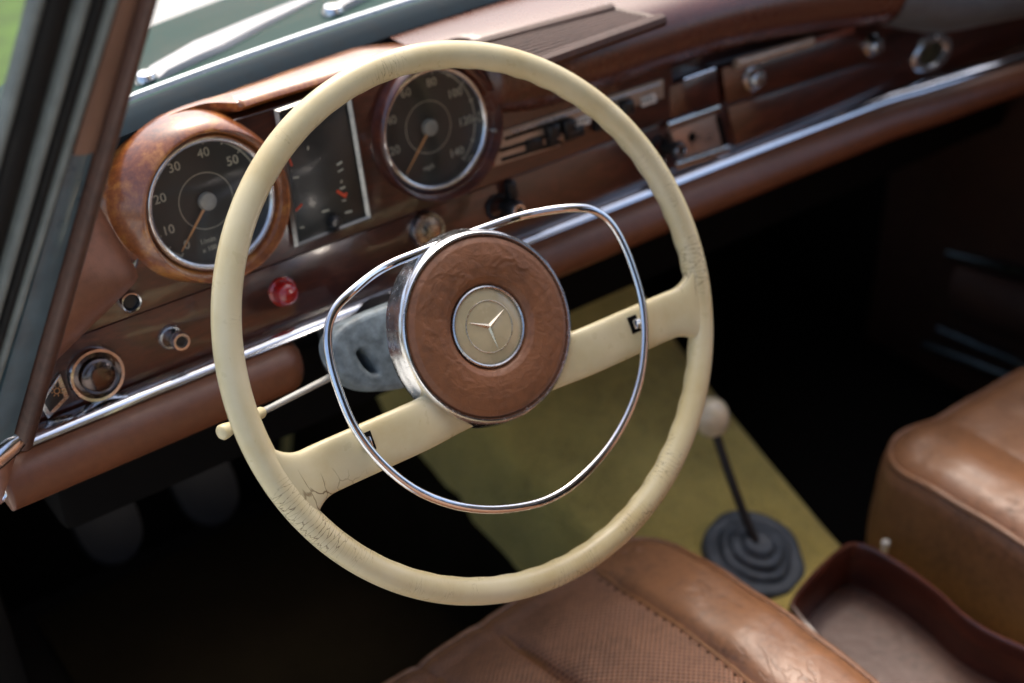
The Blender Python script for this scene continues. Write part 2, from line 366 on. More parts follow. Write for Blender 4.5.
def pad_fn(i, j, NU=160, NV=40):
    a = 2*pi*i/NU; s = j/(NV-1); r = lerp(.0682, .0292, s)
    prof = [(.0682, -.002), (.0672, .0014), (.063, .0038), (.054, .0052), (.045, .0053), (.0375, .0044), (.0335, .002), (.0308, -.002), (.0292, -.006)]
    for k in range(len(prof)-1):
        if prof[k][0] >= r >= prof[k+1][0]:
            h = lerp(prof[k][1], prof[k+1][1], (prof[k][0]-r)/(prof[k][0]-prof[k+1][0])); break
    x, y = r*cos(a), r*sin(a)
    q = V((x*85, y*85, 3)); q += V((NZ.noise(q*.7), NZ.noise(q*.7+V((5, 1, 2))), 0))*1.3
    w = smooth01((.064-r)/.008)*smooth01((r-.033)/.006)
    rid = (.25-min(.25, abs(NZ.noise(q))))/.25
    up = .4+.6*smooth01((y+.01)/.05)
    q2 = q*1.9+V((7, 3, 1)); rid2 = max(0, 1-abs(NZ.noise(q2))/.16)
    h += w*(.0006*NZ.noise(q*.3)+.0008*rid*up*(.45+NZ.noise(q*.35))-.0009*rid2*up*max(0, .3+NZ.noise(q*.3+V((2, 9, 4)))))
    return (x, y, h)
m = MB(); m.grid(240, 64, lambda i, j: pad_fn(i, j, 240, 64), True, False, W @ HC); pad = m.build('leather_pad', MAT['hub'], sw, angle=0)
m = MB(); m.lathe([(.0305, -.006), (.0312, -.001), (.0307, .0010), (.0297, .0016), (.0287, .0010), (.0282, -.001)], 80, W @ HC); bez = m.build('badge_ring', MAT['chrome_dull'], sw)
m = MB(); m.lathe([(.0286, -.0010), (.024, .0004), (.012, .0012), (.0001, .0013)], 64, W @ HC); badge = m.build('badge', plain('badge_ivory', (.56, .46, .26), .28, coat=.8, var=.14, scale=40), sw)
em = MB()
for ang in (26, 152, 273):
    a = R(ang); u = V((cos(a), sin(a), 0)); p = V((-sin(a), cos(a), 0)); L0 = .0188
    b0 = V((0, 0, .0012)); tip = u*L0+V((0, 0, .0014)); w0 = .0028
    l = u*.0012+p*w0*.62+b0; r_ = u*.0012-p*w0*.62+b0; bk = -u*.0012+b0; top = V((0, 0, .0027))
    em.add([l, r_, tip, top, bk], [(0, 3, 2), (3, 1, 2), (0, 4, 3), (4, 1, 3)])
em.tube([(.0196*cos(2*pi*k/64), .0196*sin(2*pi*k/64), .0010) for k in range(64)], .00042, 8, True)
e2 = MB(); e2.add(em.v, em.f, W @ HC); e2.build('star_emblem', chrome('emblem_metal', (.72, .66, .52), .22, .2), badge, smooth=False)
# horn ring
half = [(0, .0695), (.03, .0695), (.058, .0690), (.082, .0655), (.100, .0610), (.113, .0560), (.1225, .0475), (.1285, .0365), (.132, .022), (.1335, .004), (.133, -.022), (.129, -.040), (.1235, -.0555), (.114, -.074), (.101, -.0915), (.082, -.1085), (.060, -.1220), (.037, -.1310), (.015, -.1365), (0, -.1375)]
pts = [(x, y) for x, y in half]+[(-x, y) for x, y in half[-2:0:-1]]
hr = []
for p in chaikin([(x, y, 0) for x, y in pts], 2, True):
    h = .010 if p.y < .05 else .010-.017*smooth01((.105-abs(p.x))/.05)
    hr.append((p.x, p.y-.0045, h))
m = MB(); m.tube(hr, .0030, 14, True, W, (1.12, .8), upv=(0, 0, 1)); ringo = m.build('horn_ring', MAT['chrome_clean'], sw)
for sgn in (-1, 1):
    m = MB(); m.tube([(sgn*.1285, -.046, .0085), (sgn*.1245, -.0468, .003), (sgn*.1225, -.047, -.003)], .0026, 10, False, W); m.box((sgn*.124, -.047, .0045), (.006, .008, .003), W, .001)
    m.build('ring_clip', MAT['chrome'], ringo)
    m = MB(); m.poly([(sgn*.1228+x*.0042, -.047+y*.0068) for x, y in ((-1, -1), (1, -1), (1, 1), (-1, 1))], .0005, .0036, W, .0006); m.build('clip_slot', MAT['hole'], sw)

# ================================================================== steering column
sc_ = thing('steering_column', tuple(W @ V((0, 0, -.2))), 'steering column with mottled grey lock housing and ivory tipped indicator stalk', 'steering column')
m = MB(); m.lathe([(.030, -.06), (.038, -.075), (.038, -.42), (.0001, -.42)], 40, W @ HC); m.build('column_tube', MAT['black'], sc_)
# lock housing with an open slot (flat outline with a hole, rounded edges)
def holed_plate(name, outer, inners, depth, bev, mtx, mat, parent):
    c = bpy.data.curves.new(name, 'CURVE'); c.dimensions = '2D'; c.fill_mode = 'BOTH'; c.extrude = depth; c.bevel_depth = bev; c.bevel_resolution = 4
    for pts_ in [outer]+inners:
        sp = c.splines.new('POLY'); sp.points.add(len(pts_)-1); sp.use_cyclic_u = True
        for k, p in enumerate(pts_): sp.points[k].co = (p[0], p[1], 0, 1)
    o = bpy.data.objects.new(name, c); col.objects.link(o)
    me = bpy.data.meshes.new_from_object(o.evaluated_get(bpy.context.evaluated_depsgraph_get())); bpy.data.objects.remove(o)
    me.materials.clear(); me.materials.append(mat); me.transform(mtx)
    for p in me.polygons: p.use_smooth = True
    me.set_sharp_from_angle(angle=R(35))
    o = bpy.data.objects.new(name, me); col.objects.link(o); adopt(o, parent); return o
outer = [(p.x, p.y) for p in chaikin([(-.0935, .017, 0), (-.076, .027, 0), (-.03, .027, 0), (.01, .027, 0), (.01, -.034, 0), (-.045, -.031, 0), (-.085, -.018, 0)], 3, True)]
inner = [(p.x, p.y) for p in chaikin([(-.0835, .010, 0), (-.066, .014, 0), (-.058, -.020, 0), (-.076, -.018, 0)], 2, True)]
holed_plate('lock_housing', outer, [inner], .010, .005, W @ M.Translation((0, 0, -.088)), MAT['castgrey'], sc_)
m = MB(); m.box((-.01, 0, -.17), (.09, .05, .06), W, .012, 3); m.build('housing_body', MAT['castgrey'], sc_)
A = V((-.056, -.0045, -.104)); B = V((-.206, -.0076, -.046)); D = (B-A)
m = MB(); m.tube([A+D*t for t in (0, .25, .5, .78)], lambda t: .0030-.0004*t, 14, False, W); st = m.build('indicator_stalk', plain('satin_stalk', (.50, .50, .46), .3, metal=.35), sc_)
m = MB(); m.tube([A+D*t for t in (.735, .745, .79, .86, .93, .965, .99, 1.0, 1.005)], lambda t: [.0036, .0044, .0046, .0042, .0044, .0056, .0058, .0046, .002][round(t*8)], 18, False, W); m.build('stalk_knob', MAT['ivory_plain'], st)

# ================================================================== dashboard
dash = thing('dashboard', (.33, .22, -.06), 'wooden dashboard with two round gauges, chrome strip and brown padded leather edges', 'dashboard')
def pod_mesh(cx, left):
    sec = [  # depth d along the fascia normal, radius left, right, top, bottom
        (-.018, .0538, .0538, .0538, .0538), (-.001, .0552, .0552, .0552, .0552), (.0110, .0588, .0588, .0588, .0585), (.0130, .0596, .0594, .0596, .0594), (.0132, .0606, .0602, .0606, .0602), (.0118, .0624, .0609, .0624, .0609),
        (.0065, .0680, .0614, .0670, .0614), (-.002, .0760, .0622, .0700, .062), (-.012, .0835, .063, .0722, .0622), (-.022, .0885, .0632, .0730, .0624), (-.032, .0895, .0635, .0725, .0625), (-.040, .0870, .0635, .070, .0625), (-.042, .06, .06, .06, .06)] if left else [
        (-.018, .0538, .0538, .0538, .0538), (-.001, .0552, .0552, .0552, .0552), (.0110, .0588, .0588, .0588, .0585), (.0130, .0596, .0594, .0596, .0594), (.0132, .0604, .0602, .0604, .0602), (.0118, .0615, .0609, .0618, .0609),
        (.0060, .0635, .0614, .0640, .0614), (-.006, .066, .0622, .066, .062), (-.03, .068, .063, .067, .063), (-.09, .069, .063, .068, .063)]
    def fn(i, j):
        a = 2*pi*i/96; d, l, r, t, b_ = sec[j]
        x = cos(a)*(l if cos(a) < 0 else r); y = sin(a)*(t if sin(a) > 0 else b_)
        return (cx+x, y, d)
    m = MB(); m.grid(96, len(sec), fn, True, False, F); return m
GL, GR = -.1158, .0957
pm = [pod_mesh(GL, True).build('gauge_pod', MAT['wood'], dash, angle=50), pod_mesh(GR, False).build('gauge_pod', wood('lacquered_pod', (.020, .005, .0035), (.075, .016, .008), (.15, .04, .016), (9, 9, 9), crough=.12), dash, angle=50)]  # right pod: darker copy of the same wood, without the amber light
def gauge(cx, pod, marks, ticks, sub, needle_deg, name):
    C0 = F @ T(cx, 0)
    m = MB(); m.lathe([(.0001, -.0145), (.0535, -.0145)], 64, C0); dial = m.build('dial_face', MAT['dial'], pod)
    m = MB(); m.lathe([(.0484, -.0140)]+[(.0516+.0031*cos(R(a)), -.0030+.0034*sin(R(a))) for a in range(190, -31, -20)], 80, C0); m.build('bezel', MAT['chrome'], pod)
    mk = MB()
    for txt, deg, sz in marks:
        a = R(90-deg); r_ = .0383; vs, fs = text_verts(txt, sz); mk.add(vs, fs, C0 @ T(r_*cos(a), r_*sin(a), -.0138))
    for deg, big in ticks:
        a = R(90-deg); l = .0030 if big else .0016
        mk.box((0, 0, 0), (l, .0009 if big else .0011, .0003), C0 @ T(.0470*cos(a), .0470*sin(a), -.0138, a), 0)
    d0, d1 = ticks[0][0], ticks[-1][0]
    def arc(r0, w, a0, a1):
        n = 60; mk.grid(n+1, 2, lambda i, j: ((r0+w*j)*cos(R(90-lerp(a0, a1, i/n))), (r0+w*j)*sin(R(90-lerp(a0, a1, i/n))), -.0139), False, False, C0)
    arc(.0478, .0006, d0, d1); arc(.0225, .0006, 0, 360)
    for txt, x, y, sz in sub:
        vs, fs = text_verts(txt, sz); mk.add(vs, fs, C0 @ T(x, y, -.0138))
    mk.build('dial_markings', MAT['mark'], dial, smooth=False)
    a = R(90-needle_deg); nm = MB(); nm.add([(-.004, .0012, -.0110), (-.004, -.0012, -.0110), (.0445, -.0004, -.0110), (.0445, .0004, -.0110), (-.004, .0012, -.0102), (-.004, -.0012, -.0102), (.0445, -.0004, -.0104), (.0445, .0004, -.0104)], [(0, 1, 2, 3), (4, 5, 6, 7), (0, 1, 5, 4), (1, 2, 6, 5), (2, 3, 7, 6), (3, 0, 4, 7)], C0 @ T(0, 0, 0, a))
    ne = nm.build('needle', MAT['needle'], pod, smooth=False)
    m = MB(); m.lathe([(.0074, -.0135), (.0074, -.0105), (.0066, -.0092), (.004, -.0086), (.0001, -.0085)], 36, C0); m.build('needle_hub', plain('hub_cap_grey', (.30, .29, .24), .4, var=.3), ne)
    m = MB(); m.lathe([(.0001, -.0052), (.0496, -.0056)], 48, C0); m.build('gauge_glass', MAT['glass'], pod)
gauge(GL, pm[0], [('0', -140, .0105), ('10', -110, .0105), ('20', -70, .0105), ('30', -29, .0105), ('40', 11, .0105), ('50', 50, .0105), ('60', 90, .0105)], [(-140, 1), (-125, 0), (-110, 1), (-90, 0), (-70, 1), (-49.5, 0), (-29, 1), (-9, 0), (11, 1), (30.5, 0), (50, 1), (70, 0), (90, 1)],
      [('1/min', -.007, -.0315, .006), ('x 100', -.007, -.0385, .0055)], -136, 'l')
gauge(GR, pm[1], [('20', -106, .0105), ('40', -66, .0105), ('60', -25, .0105), ('80', 16, .0105), ('100', 56, .0105), ('120', 98, .0105), ('140', 142, .0105)], [(-140, 1), (-123, 0), (-106, 1), (-86, 0), (-66, 1), (-45.5, 0), (-25, 1), (-4.5, 0), (16, 1), (36, 0), (56, 1), (77, 0), (98, 1), (120, 0), (142, 1)],
      [('mph', -.007, -.0345, .0065)], -136, 'r')
m = MB(); m.lathe([(.0018, 0), (.0030, .001), (.0030, .004), (.0018, .006), (.0001, .0063)], 20, F @ T(GR+.0545, -.016, .001)); m.build('reset_knob', MAT['chrome_dull'], pm[1])

# cowl over the instruments (wood) and upper padded roll (leather)
def wind_y(x): return .302-.2*(x-.33)**2
def arch(x):
    if x > -.106: return 0.0
    k = max(0.0, 1-((x+.106)/.0985)**2); return .070*(1-math.sqrt(k))
def cowl_fn(i, j, NU=120):
    x = lerp(-.2035, .128, (i/(NU-1))**.9); yb = wind_y(x)-.008
    t = smooth01((x+.100)/.05)
    pr = [(.262, .060), (.250, .100), (.2200, .1145), (.2170, .1185), (.2200, .1218), (lerp(.22, yb, .4), .1222), (lerp(.22, yb, .75), .118), (yb, .111)]
    y, z = pr[j]; ym = min(.2385, yb-.004)
    if x < -.05: y = max(y, lerp(ym, .20, t)) if j < 5 else lerp(max(y, lerp(ym, yb, (j-4)/3)), y, t)
    z -= .010*smooth01((x-.05)/.07)
    if j >= 2: z = max(.046, z-arch(x)-.0015*(1-t))
    return (x, y, z)
m = MB(); m.grid(120, 8, cowl_fn); m.build('instrument_cowl', MAT['wood'], dash, angle=60)
def bend(x): return -.42*max(0, x-.5)**2/ .35*.5
ROLL = [(.206, .038), (.199, .040), (.189, .047), (.180, .057), (.1745, .069), (.1735, .081), (.177, .093), (.187, .103), (.202, .109), (.222, .1125), (.245, .114), (.275, .1125), (.30, .110)]
def roll_sec(x):
    def f(y, z):
        k = max(0, x-.36); dy = -.30*k*k-.02*smooth01((x-.45)/.3)+.018*(1-smooth01((x-.140)/.09))*(1-smooth01((y-.185)/.055)); dz = -.016*smooth01((x-.36)/.35)
        yy = y+dy
        if x < .148: yy = max(yy, .236)
        if y > .27: yy = min(yy, wind_y(x)-.004) if x < .9 else yy
        return (x, yy, z+dz)
    return f
xs = [.098+.524*i/58 for i in range(59)]
pr = [(p.x, p.y) for p in chaikin([(a, b_, 0) for a, b_ in ROLL], 1)]
m = MB(); m.sweep(pr, [roll_sec(x) for x in xs]); m.build('upper_pad', MAT['dashleather'], dash, angle=0)
m = MB(); m.sweep(pr, [(lambda x: (lambda f: (lambda y, z: (lambda p: (p[0], p[1]-.012*smooth01((x-.61)/.06), p[2]-(.017 if z < .1 else .010)*smooth01((x-.60)/.10)))(f(y, z))))(roll_sec(x)))(.622+.40*i/24) for i in range(25)]); plabel(m.build('corner_pad', MAT['darkgrey'], dash, angle=0), 'grey corner pad at the far end of the dashboard')  # upper pad carried on in dark grey towards the far end
# defroster grille on the top
g0 = [on_axis(px, py, 2, .116) for px, py in ((437, 58), (520, 72), (662, 21), (612, 11))]
m = MB(); m.grid(26, 2, lambda i, j: lerp(lerp(g0[0], g0[3], i/25), lerp(g0[1], g0[2], i/25), j)+V((0, 0, .0015)))
fr = MB()
for j in range(11):
    t = j/10; a, b_ = lerp(g0[0], g0[1], t), lerp(g0[3], g0[2], t); w = .0042 if j in (0, 10) else .0013
    w *= 1.5; fr.tube([a+V((0, 0, .001)), b_+V((0, 0, .001))], w if j in (0, 10) else .0024, 8, False, None, (1, 1))
for a, b_ in ((g0[0], g0[1]), (g0[3], g0[2])): fr.tube([a, b_], .004, 8)
go = fr.build('defroster_grille', leather('grille_leather', (.075, .028, .015), .4, 500, .1), dash)
m.build('grille_recess', MAT['hole'], go)
# fascia boards
def board(px, d0, d1, mat, name, parent=dash, r=.0012):
    m = MB(); m.poly([fas(x, y, d1) for x, y in px], d0, d1, F, r); return m.build(name, mat, parent, angle=35)
circ = lambda cx, r: [(cx+r*cos(2*pi*k/72), r*sin(2*pi*k/72)) for k in range(72)]
holed_plate('upper_fascia', [(-.298, -.0635), (.3620, -.0635), (.3620, -.006), (.165, -.002), (.150, .058), (-.12, .058), (-.150, .040), (-.172, .0), (-.192, -.036), (-.25, -.055)], [circ(GL, .0568), circ(GR, .0568)], .010, .0012, F @ T(0, 0, -.0112), MAT['wooddark'], dash)
m = MB(); m.poly([(-.320, -.128), (.76, -.128), (.76, -.0665), (-.320, -.0665)], -.03, -.004, F, .0015); m.build('lower_fascia', MAT['wooddark'], dash, angle=35)
m = MB(); m.poly([(-.32, -.13), (.80, -.13), (.80, .05), (.2, .06), (-.14, .055), (-.165, 0), (-.20, -.05), (-.31, -.065)], -.040, -.022, F, 0); m.build('fascia_backing', MAT['wooddark'], dash)
# central instrument panel in a chrome frame
pc = [fas(x, y, .004) for x, y in ((277, 111), (347, 86), (369, 217), (297, 245))]
m = MB(); m.poly(pc, -.002, .0025, F, .0005); ip = m.build('instrument_panel', MAT['panelglass'], dash)
m = MB(); m.tube([(x, y, .004) for x, y in [V((*p, 0)).to_2d() for p in pc]]+[], .0024, 4, True, F, (1.2, 1.2), upv=(0, 0, 1)); m.build('panel_frame', chrome('panel_frame_metal', (.42, .42, .40), .34, .3), ip, smooth=False)
def panel_bits(lst, mat, nm):
    for x0, y0, x1, y1, w in lst:
        m = MB(); a, b_ = V((*fas(x0, y0, .003), .003)), V((*fas(x1, y1, .003), .003)); m.tube([a, b_], w, 6, False, F, (1, .4), upv=(0, 0, 1)); m.build(nm, mat, ip)
panel_bits([(292, 166, 289, 158, .0008), (296, 211, 302, 204, .0008), (337, 191, 346, 197, .0013), (344, 196, 347, 193, .001)], MAT['orange'], 'needle')
panel_bits([(293, 178, 299, 177, .0008), (300, 228, 304, 227, .0007), (322, 212, 329, 210, .0009), (345, 213, 352, 211, .0008), (337, 165, 342, 162, .0009), (338, 172, 343, 169, .0006), (341, 183, 342, 180, .0006), (340, 189, 345, 187, .0008), (342, 201, 346, 200, .0006), (308, 150, 308, 146, .0006), (312, 120, 316, 118, .0006)], MAT['mark'], 'scale_mark')
m = MB(); m.lathe([(.006, 0), (.006, .005), (.004, .008), (.0001, .0085)], 20, F @ T(*fas(333, 221, .003), .003)); m.build('trip_knob', MAT['black'], ip)

def knob(px, py, prof, mat, name, d=-.004, n=36, parent=dash, lab=None):
    x, y = fas(px, py, d); m = MB(); m.lathe(prof, n, F @ T(x, y, d)); o = m.build(name, mat, parent)
    if lab: plabel(o, lab)
    return o
ringp = lambda R_, r_, h: [(R_, 0), (R_, h*.6), (R_-(R_-r_)*.3, h), (r_+(R_-r_)*.2, h*.95), (r_, h*.5), (r_*.97, 0)]
# small vent button, wiper switch, headlamp switch, red lamp, ignition lock
o = knob(129, 301, ringp(.0085, .0062, .006), MAT['chrome'], 'socket_ring', .0); knob(129, 301, [(.0063, .001), (.005, .0025), (.0001, .003)], MAT['black'], 'socket_button', .0, parent=o)
o = knob(170, 337, ringp(.0098, .0072, .003), MAT['chrome_dull'], 'switch_ring'); k = knob(173, 336, [(.0062, 0), (.0062, .010), (.0075, .012), (.0077, .0165), (.0068, .0185), (.0050, .0185), (.0045, .0165), (.0001, .016)], MAT['chrome'], 'pull_knob', parent=o)
knob(173, 336, [(.0043, .0168), (.0001, .0172)], MAT['black'], 'knob_inlay', parent=k)
o = knob(95, 373, ringp(.0225, .0180, .007), MAT['chrome'], 'switch_bezel'); k = knob(95, 373, [(.0182, .0), (.0182, .003), (.0145, .004), (.0140, .010), (.0115, .0125), (.006, .0135), (.0001, .0135)], chrome('smoky_knob', (.14, .11, .10), .16, .3), 'headlamp_knob', parent=o)
knob(282, 291, [(.0125, 0), (.0125, .003), (.0105, .004), (.0105, .008), (.0095, .012), (.0065, .0155), (.003, .0168), (.0001, .017)], MAT['red'], 'warning_lamp')
o = knob(425, 229, ringp(.0165, .0125, .008), MAT['chrome_dull'], 'ignition_ring', -.004); k = knob(425, 229, [(.0126, .002), (.0120, .007), (.0075, .008), (.0070, .013), (.0001, .014)], chrome('ignition_barrel', (.5, .45, .38), .25, .3), 'ignition_lock', parent=o)
x, y = fas(425, 229, .01); m = MB(); m.box((0, 0, .0115), (.0014, .008, .002), F @ T(x, y, 0, .4), .0003); m.build('key_slot', MAT['hole'], k)
# headlamp symbol plate at the left end
q = [(58, 372), (72, 396), (61, 412), (41, 414), (38, 402)]
q = [(60, 373), (69, 397), (48, 419), (39, 404)]
m = MB(); m.poly([fas(x, y, 0) for x, y in q], -.004, .0010, F, .0008); sp = m.build('symbol_plate', MAT['chrome_dull'], dash)
cx_, cy_ = sum(a for a, b_ in q)/4, sum(b_ for a, b_ in q)/4
m = MB(); m.poly([fas(lerp(cx_, x, .68), lerp(cy_, y, .68), .0012) for x, y in q], .0, .0016, F, .0003); m.build('plate_inlay', MAT['black'], sp)
sx, sy = fas(57, 391, .002); sm = MB(); sm.tube([(.0022*cos(2*pi*k_/20), .0022*sin(2*pi*k_/20), 0) for k_ in range(20)], .00035, 6, True, F @ T(sx, sy, .0019))
for k_ in range(8): sm.tube([(.0032*cos(pi*k_/4), .0032*sin(pi*k_/4), 0), (.0044*cos(pi*k_/4), .0044*sin(pi*k_/4), 0)], .0003, 6, False, F @ T(sx, sy, .0019))
sm.build('lamp_symbol', MAT['needle'], sp)
# heater and radio plate
q = [(496, 131), (663, 76), (663, 101), (590, 126), (566, 146), (484, 172), (487, 163)]
m = MB(); m.poly([fas(x, y, .003) for x, y in ((500, 132), (664, 79), (664, 98), (577, 124), (560, 146), (484, 170))], -.001, .003, F, .001); rp = m.build('heater_plate', MAT['cream'], dash, angle=35)
def bar(pts_, w, mat, nm, parent, d=.0036, flat=.5, n=8):
    m = MB()
    for x0, y0, x1, y1 in pts_:
        m.tube([V((*fas(x0, y0, d), d)), V((*fas(x1, y1, d), d))], w, n, False, F, (1, flat), upv=(0, 0, 1))
    return m.build(nm, mat, parent)
bar([(500, 151, 556, 133), (502, 160, 562, 142), (505, 139, 560, 121)], .0016, MAT['hole'], 'slot', rp)
bar([(512, 133, 660, 84)], .0010, MAT['chrome_dull'], 'plate_rib', rp, .0042)
bar([(492.5, 153.5, 493.5, 153.2)], .0024, MAT['blue'], 'cold_dot', rp, .0034); bar([(493, 163.5, 494, 163.2)], .0024, MAT['red'], 'hot_dot', rp, .0034)
for a, b_ in ((553, 131), (568, 126), (627, 107)):
    x, y = fas(a, b_, .01); m = MB(); m.box((x, y, .009), (.013, .014, .012), F, .003, 3); m.build('slider_knob', MAT['black'], rp)
for tx, ty, w_ in ((560.5, 127, .006), (582, 121, .018), (611, 111, .016), (648, 100, .019)):
    x, y = fas(tx, ty, .0036); m = MB(); m.box((x, y, .0045), (w_, .0085, .0012), F, .0004); pl_ = m.build('label_plate', MAT['white'], rp)
for tx, ty, k in ((582, 121, 4), (611, 111, 3), (648, 100, 4)):
    x, y = fas(tx, ty, .0055); m = MB()
    for q_ in range(k): m.box((x+(q_-(k-1)/2)*.0040, y, .0053), (.0014, .0046-.001*(q_ % 2), .0004), F, 0)
    m.build('plate_marking', MAT['black'], rp, smooth=False)
for a, b_, w_ in ((534, 144, .018), (552, 141, .012), (574, 133, .022), (600, 125, .012)):
    x, y = fas(a, b_, .004); m = MB(); m.box((x, y, .003), (w_, .011, .008), F, .002); m.build('push_key', MAT['black'], dash)
# pull levers on the lower board
for a, b_ in ((503, 206), (664, 147)):
    o = knob(a-6, b_+1, ringp(.0125, .0085, .004), MAT['black'], 'lever_base'); k = knob(a, b_, [(.0055, 0), (.0055, .014), (.0085, .016), (.0092, .022), (.0075, .025), (.0001, .0255)], MAT['black'], 'lever_knob', parent=o)
    knob(a, b_, [(.0070, .0247), (.0062, .0266), (.0045, .0266), (.004, .0255)], MAT['chrome'], 'knob_ring', parent=k)
m = MB(); x, y = fas(509, 190, .0); m.box((x, y, .003), (.010, .020, .010), F, .003); m.build('lever_bracket', MAT['black'], dash)
# ashtray, side board and glovebox
board([(669, 86), (717, 70), (721, 103), (671, 122)], -.03, .001, MAT['wooddark'], 'radio_board')
ch = MB()
gb = board([(722, 68), (848, 31), (900, 42), (902, 60), (862, 62), (727, 104)], -.03, .002, MAT['wooddark'], 'glovebox_lid')
board([(728, 107), (862, 65), (902, 63), (896, 84), (820, 116), (736, 147)], -.03, -.001, MAT['wooddark'], 'glovebox_board')
bar([(736, 64, 812, 41)], .0058, MAT['cream'], 'lid_handle', gb, .006, .8, 12); bar([(814, 40.5, 852, 29)], .0045, leather('handle_reddish', (.22, .07, .04), .4), 'lid_trim', gb, .005, .8, 12)  # second bar continues the handle in a reddish tone
for a, b_, s in ((752, 78, .013), (871, 45, .012)):
    o = knob(a, b_, [(s, 0), (s, .002), (s*.8, .004), (s*.75, .010), (s*.55, .013), (.0001, .0135)], MAT['chrome_dull'], 'lid_knob', .002, parent=gb)
ab = board([(671, 131), (716, 114), (723, 147), (679, 160)], -.03, .001, MAT['ashbeige'], 'ashtray')
bar([(668, 126, 719, 108)], .0036, MAT['chrome_clean'], 'ashtray_trim', ab, .004, .6); bar([(676, 166, 728, 149)], .0042, MAT['chrome_clean'], 'ashtray_trim', ab, .004, .6)
knob(692, 137, [(.0048, .0), (.0045, .001), (.0001, .001)], MAT['hole'], 'ashtray_hole', .0012, parent=ab)
bar([(718, 117, 725, 145)], .0032, MAT['hole'], 'ashtray_gap', ab, .0012)
bar([(684, 80, 715, 69)], .0020, MAT['chrome_clean'], 'board_trim', dash, .004)
# face vent at the far end
xv, yv = fas(932, 60, .0); fv = MB(); VM = F @ T(.742, -.099, -.004, R(4)) @ M.Diagonal((1.42, .82, .55, 1)); fv.lathe([(.0175, -.012), (.0235, 0), (.024, .004), (.021, .0075), (.0165, .0068), (.0145, .002)], 48, VM); fv = fv.build('air_vent', plain('vent_ring', (.75, .80, .85), .2, metal=.85, var=.25, scale=90), dash)
m = MB(); m.lathe([(.0147, .002), (.009, .0035), (.0001, .004)], 36, VM); m.build('vent_disc', plain('vent_glass', (.05, .055, .03), .2, coat=1), fv)
m = MB(); m.poly([(.60, -.13), (1.02, -.13), (1.02, .05), (.60, .03)], -.03, -.006, F, 0); m.build('end_board', MAT['wooddark'], dash)

# chrome strip and lower padded roll
def low_off(x):
    k = max(0, x-.62); return (-.085*k*smooth01(k/.08), 0)
def low_sec(x):
    dy, dz = low_off(x)
    bow = .006*cos((x-.3)/.62*pi/2) if abs(x-.3) < .62 else 0
    return lambda y, z: (x, y+dy+bow-.004, z+dz)
STRIP = [(.1840, -.0660), (.1760, -.0655), (.1705, -.0664), (.1685, -.0680), (.1674, -.0690), (.1665, -.0703), (.1672, -.0714), (.1700, -.0705), (.1840, -.0695)]
xs = [-.318+1.235*i/90 for i in range(91)]
m = MB(); m.sweep(STRIP, [low_sec(x) for x in xs], closed=True); m.build('chrome_strip', MAT['chrome_clean'], dash, angle=40)
PAD = [(.184, -.0705), (.168, -.0722), (.1585, -.0740), (.1505, -.0785), (.1450, -.0850), (.1425, -.0925), (.1435, -.1000), (.148, -.1065), (.156, -.1105), (.168, -.1120), (.20, -.1120), (.21, -.10), (.21, -.08)]
PAD = [(p.x, p.y) for p in chaikin([(a, b_, 0) for a, b_ in PAD], 1, True)]
def pad_seg(x0, x1, n, er):
    def sec(i):
        x = lerp(x0, x1, i/n); e = min(x-x0 if er[0] else 9, x1-x if er[1] else 9); k = 1.0
        if e < .022: k = .25+.75*math.sqrt(max(0, 1-(1-e/.022)**2))
        dy, dz = low_off(x); bow = .006*cos((x-.3)/.62*pi/2) if abs(x-.3) < .62 else 0
        tp = 1-.18*smooth01((x-.62)/.3)
        return lambda y, z: (x, lerp(.19, y, k)+dy+bow-.004, lerp(-.072, lerp(-.088, z, k), tp)+dz)
    fine = [0, .002, .005, .009, .014, .022]
    m = MB(); N = n
    m.sweep(PAD, [sec(i) for i in range(N+1)], closed=True); return m.build('lower_pad', MAT['padleather'], dash, angle=0)
pad_seg(-.335, -.076, 80, (False, True)); pad_seg(.058, .925, 150, (True, False))
# leather bolster running down from the cowl to the door pillar
def side_fn(i, j, N=24):
    u, v = i/(N-1), j/(N-1)     # u: fascia edge -> pillar, v: top -> bottom
    top_r = V((-.205, .235, .100)); mid_r = F @ V((-.1880, -.036, .004)); bot_r = F @ V((-.2720, -.078, .004)); bot_r2 = F @ V((-.305, -.115, .004))
    e = lerp(top_r, mid_r, v/.35) if v < .35 else (lerp(mid_r, bot_r, (v-.35)/.4) if v < .75 else lerp(bot_r, bot_r2, (v-.75)/.25))
    f = lerp(V((-.315, .250, .135)), V((-.345, .130, -.085)), v)
    p = lerp(e, f, u)
    b_ = sin(pi*min(1, u*1.0))**.7*.022*(.45+.55*sin(pi*min(1, .15+v*.8)))
    return p+V((-.1, -.85, .5))*b_
m = MB(); m.grid(24, 24, side_fn); m.build('side_bolster', leather('bolster_leather', (.20, .082, .045), .42, 460, .3), dash, angle=0, sub=1)
# dark tray under the dash
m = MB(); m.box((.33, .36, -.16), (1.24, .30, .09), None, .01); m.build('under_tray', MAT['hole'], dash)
m = MB(); m.box((.33, .232, -.150), (1.20, .03, .030), None, .008); m.build('under_rail', MAT['black'], dash)

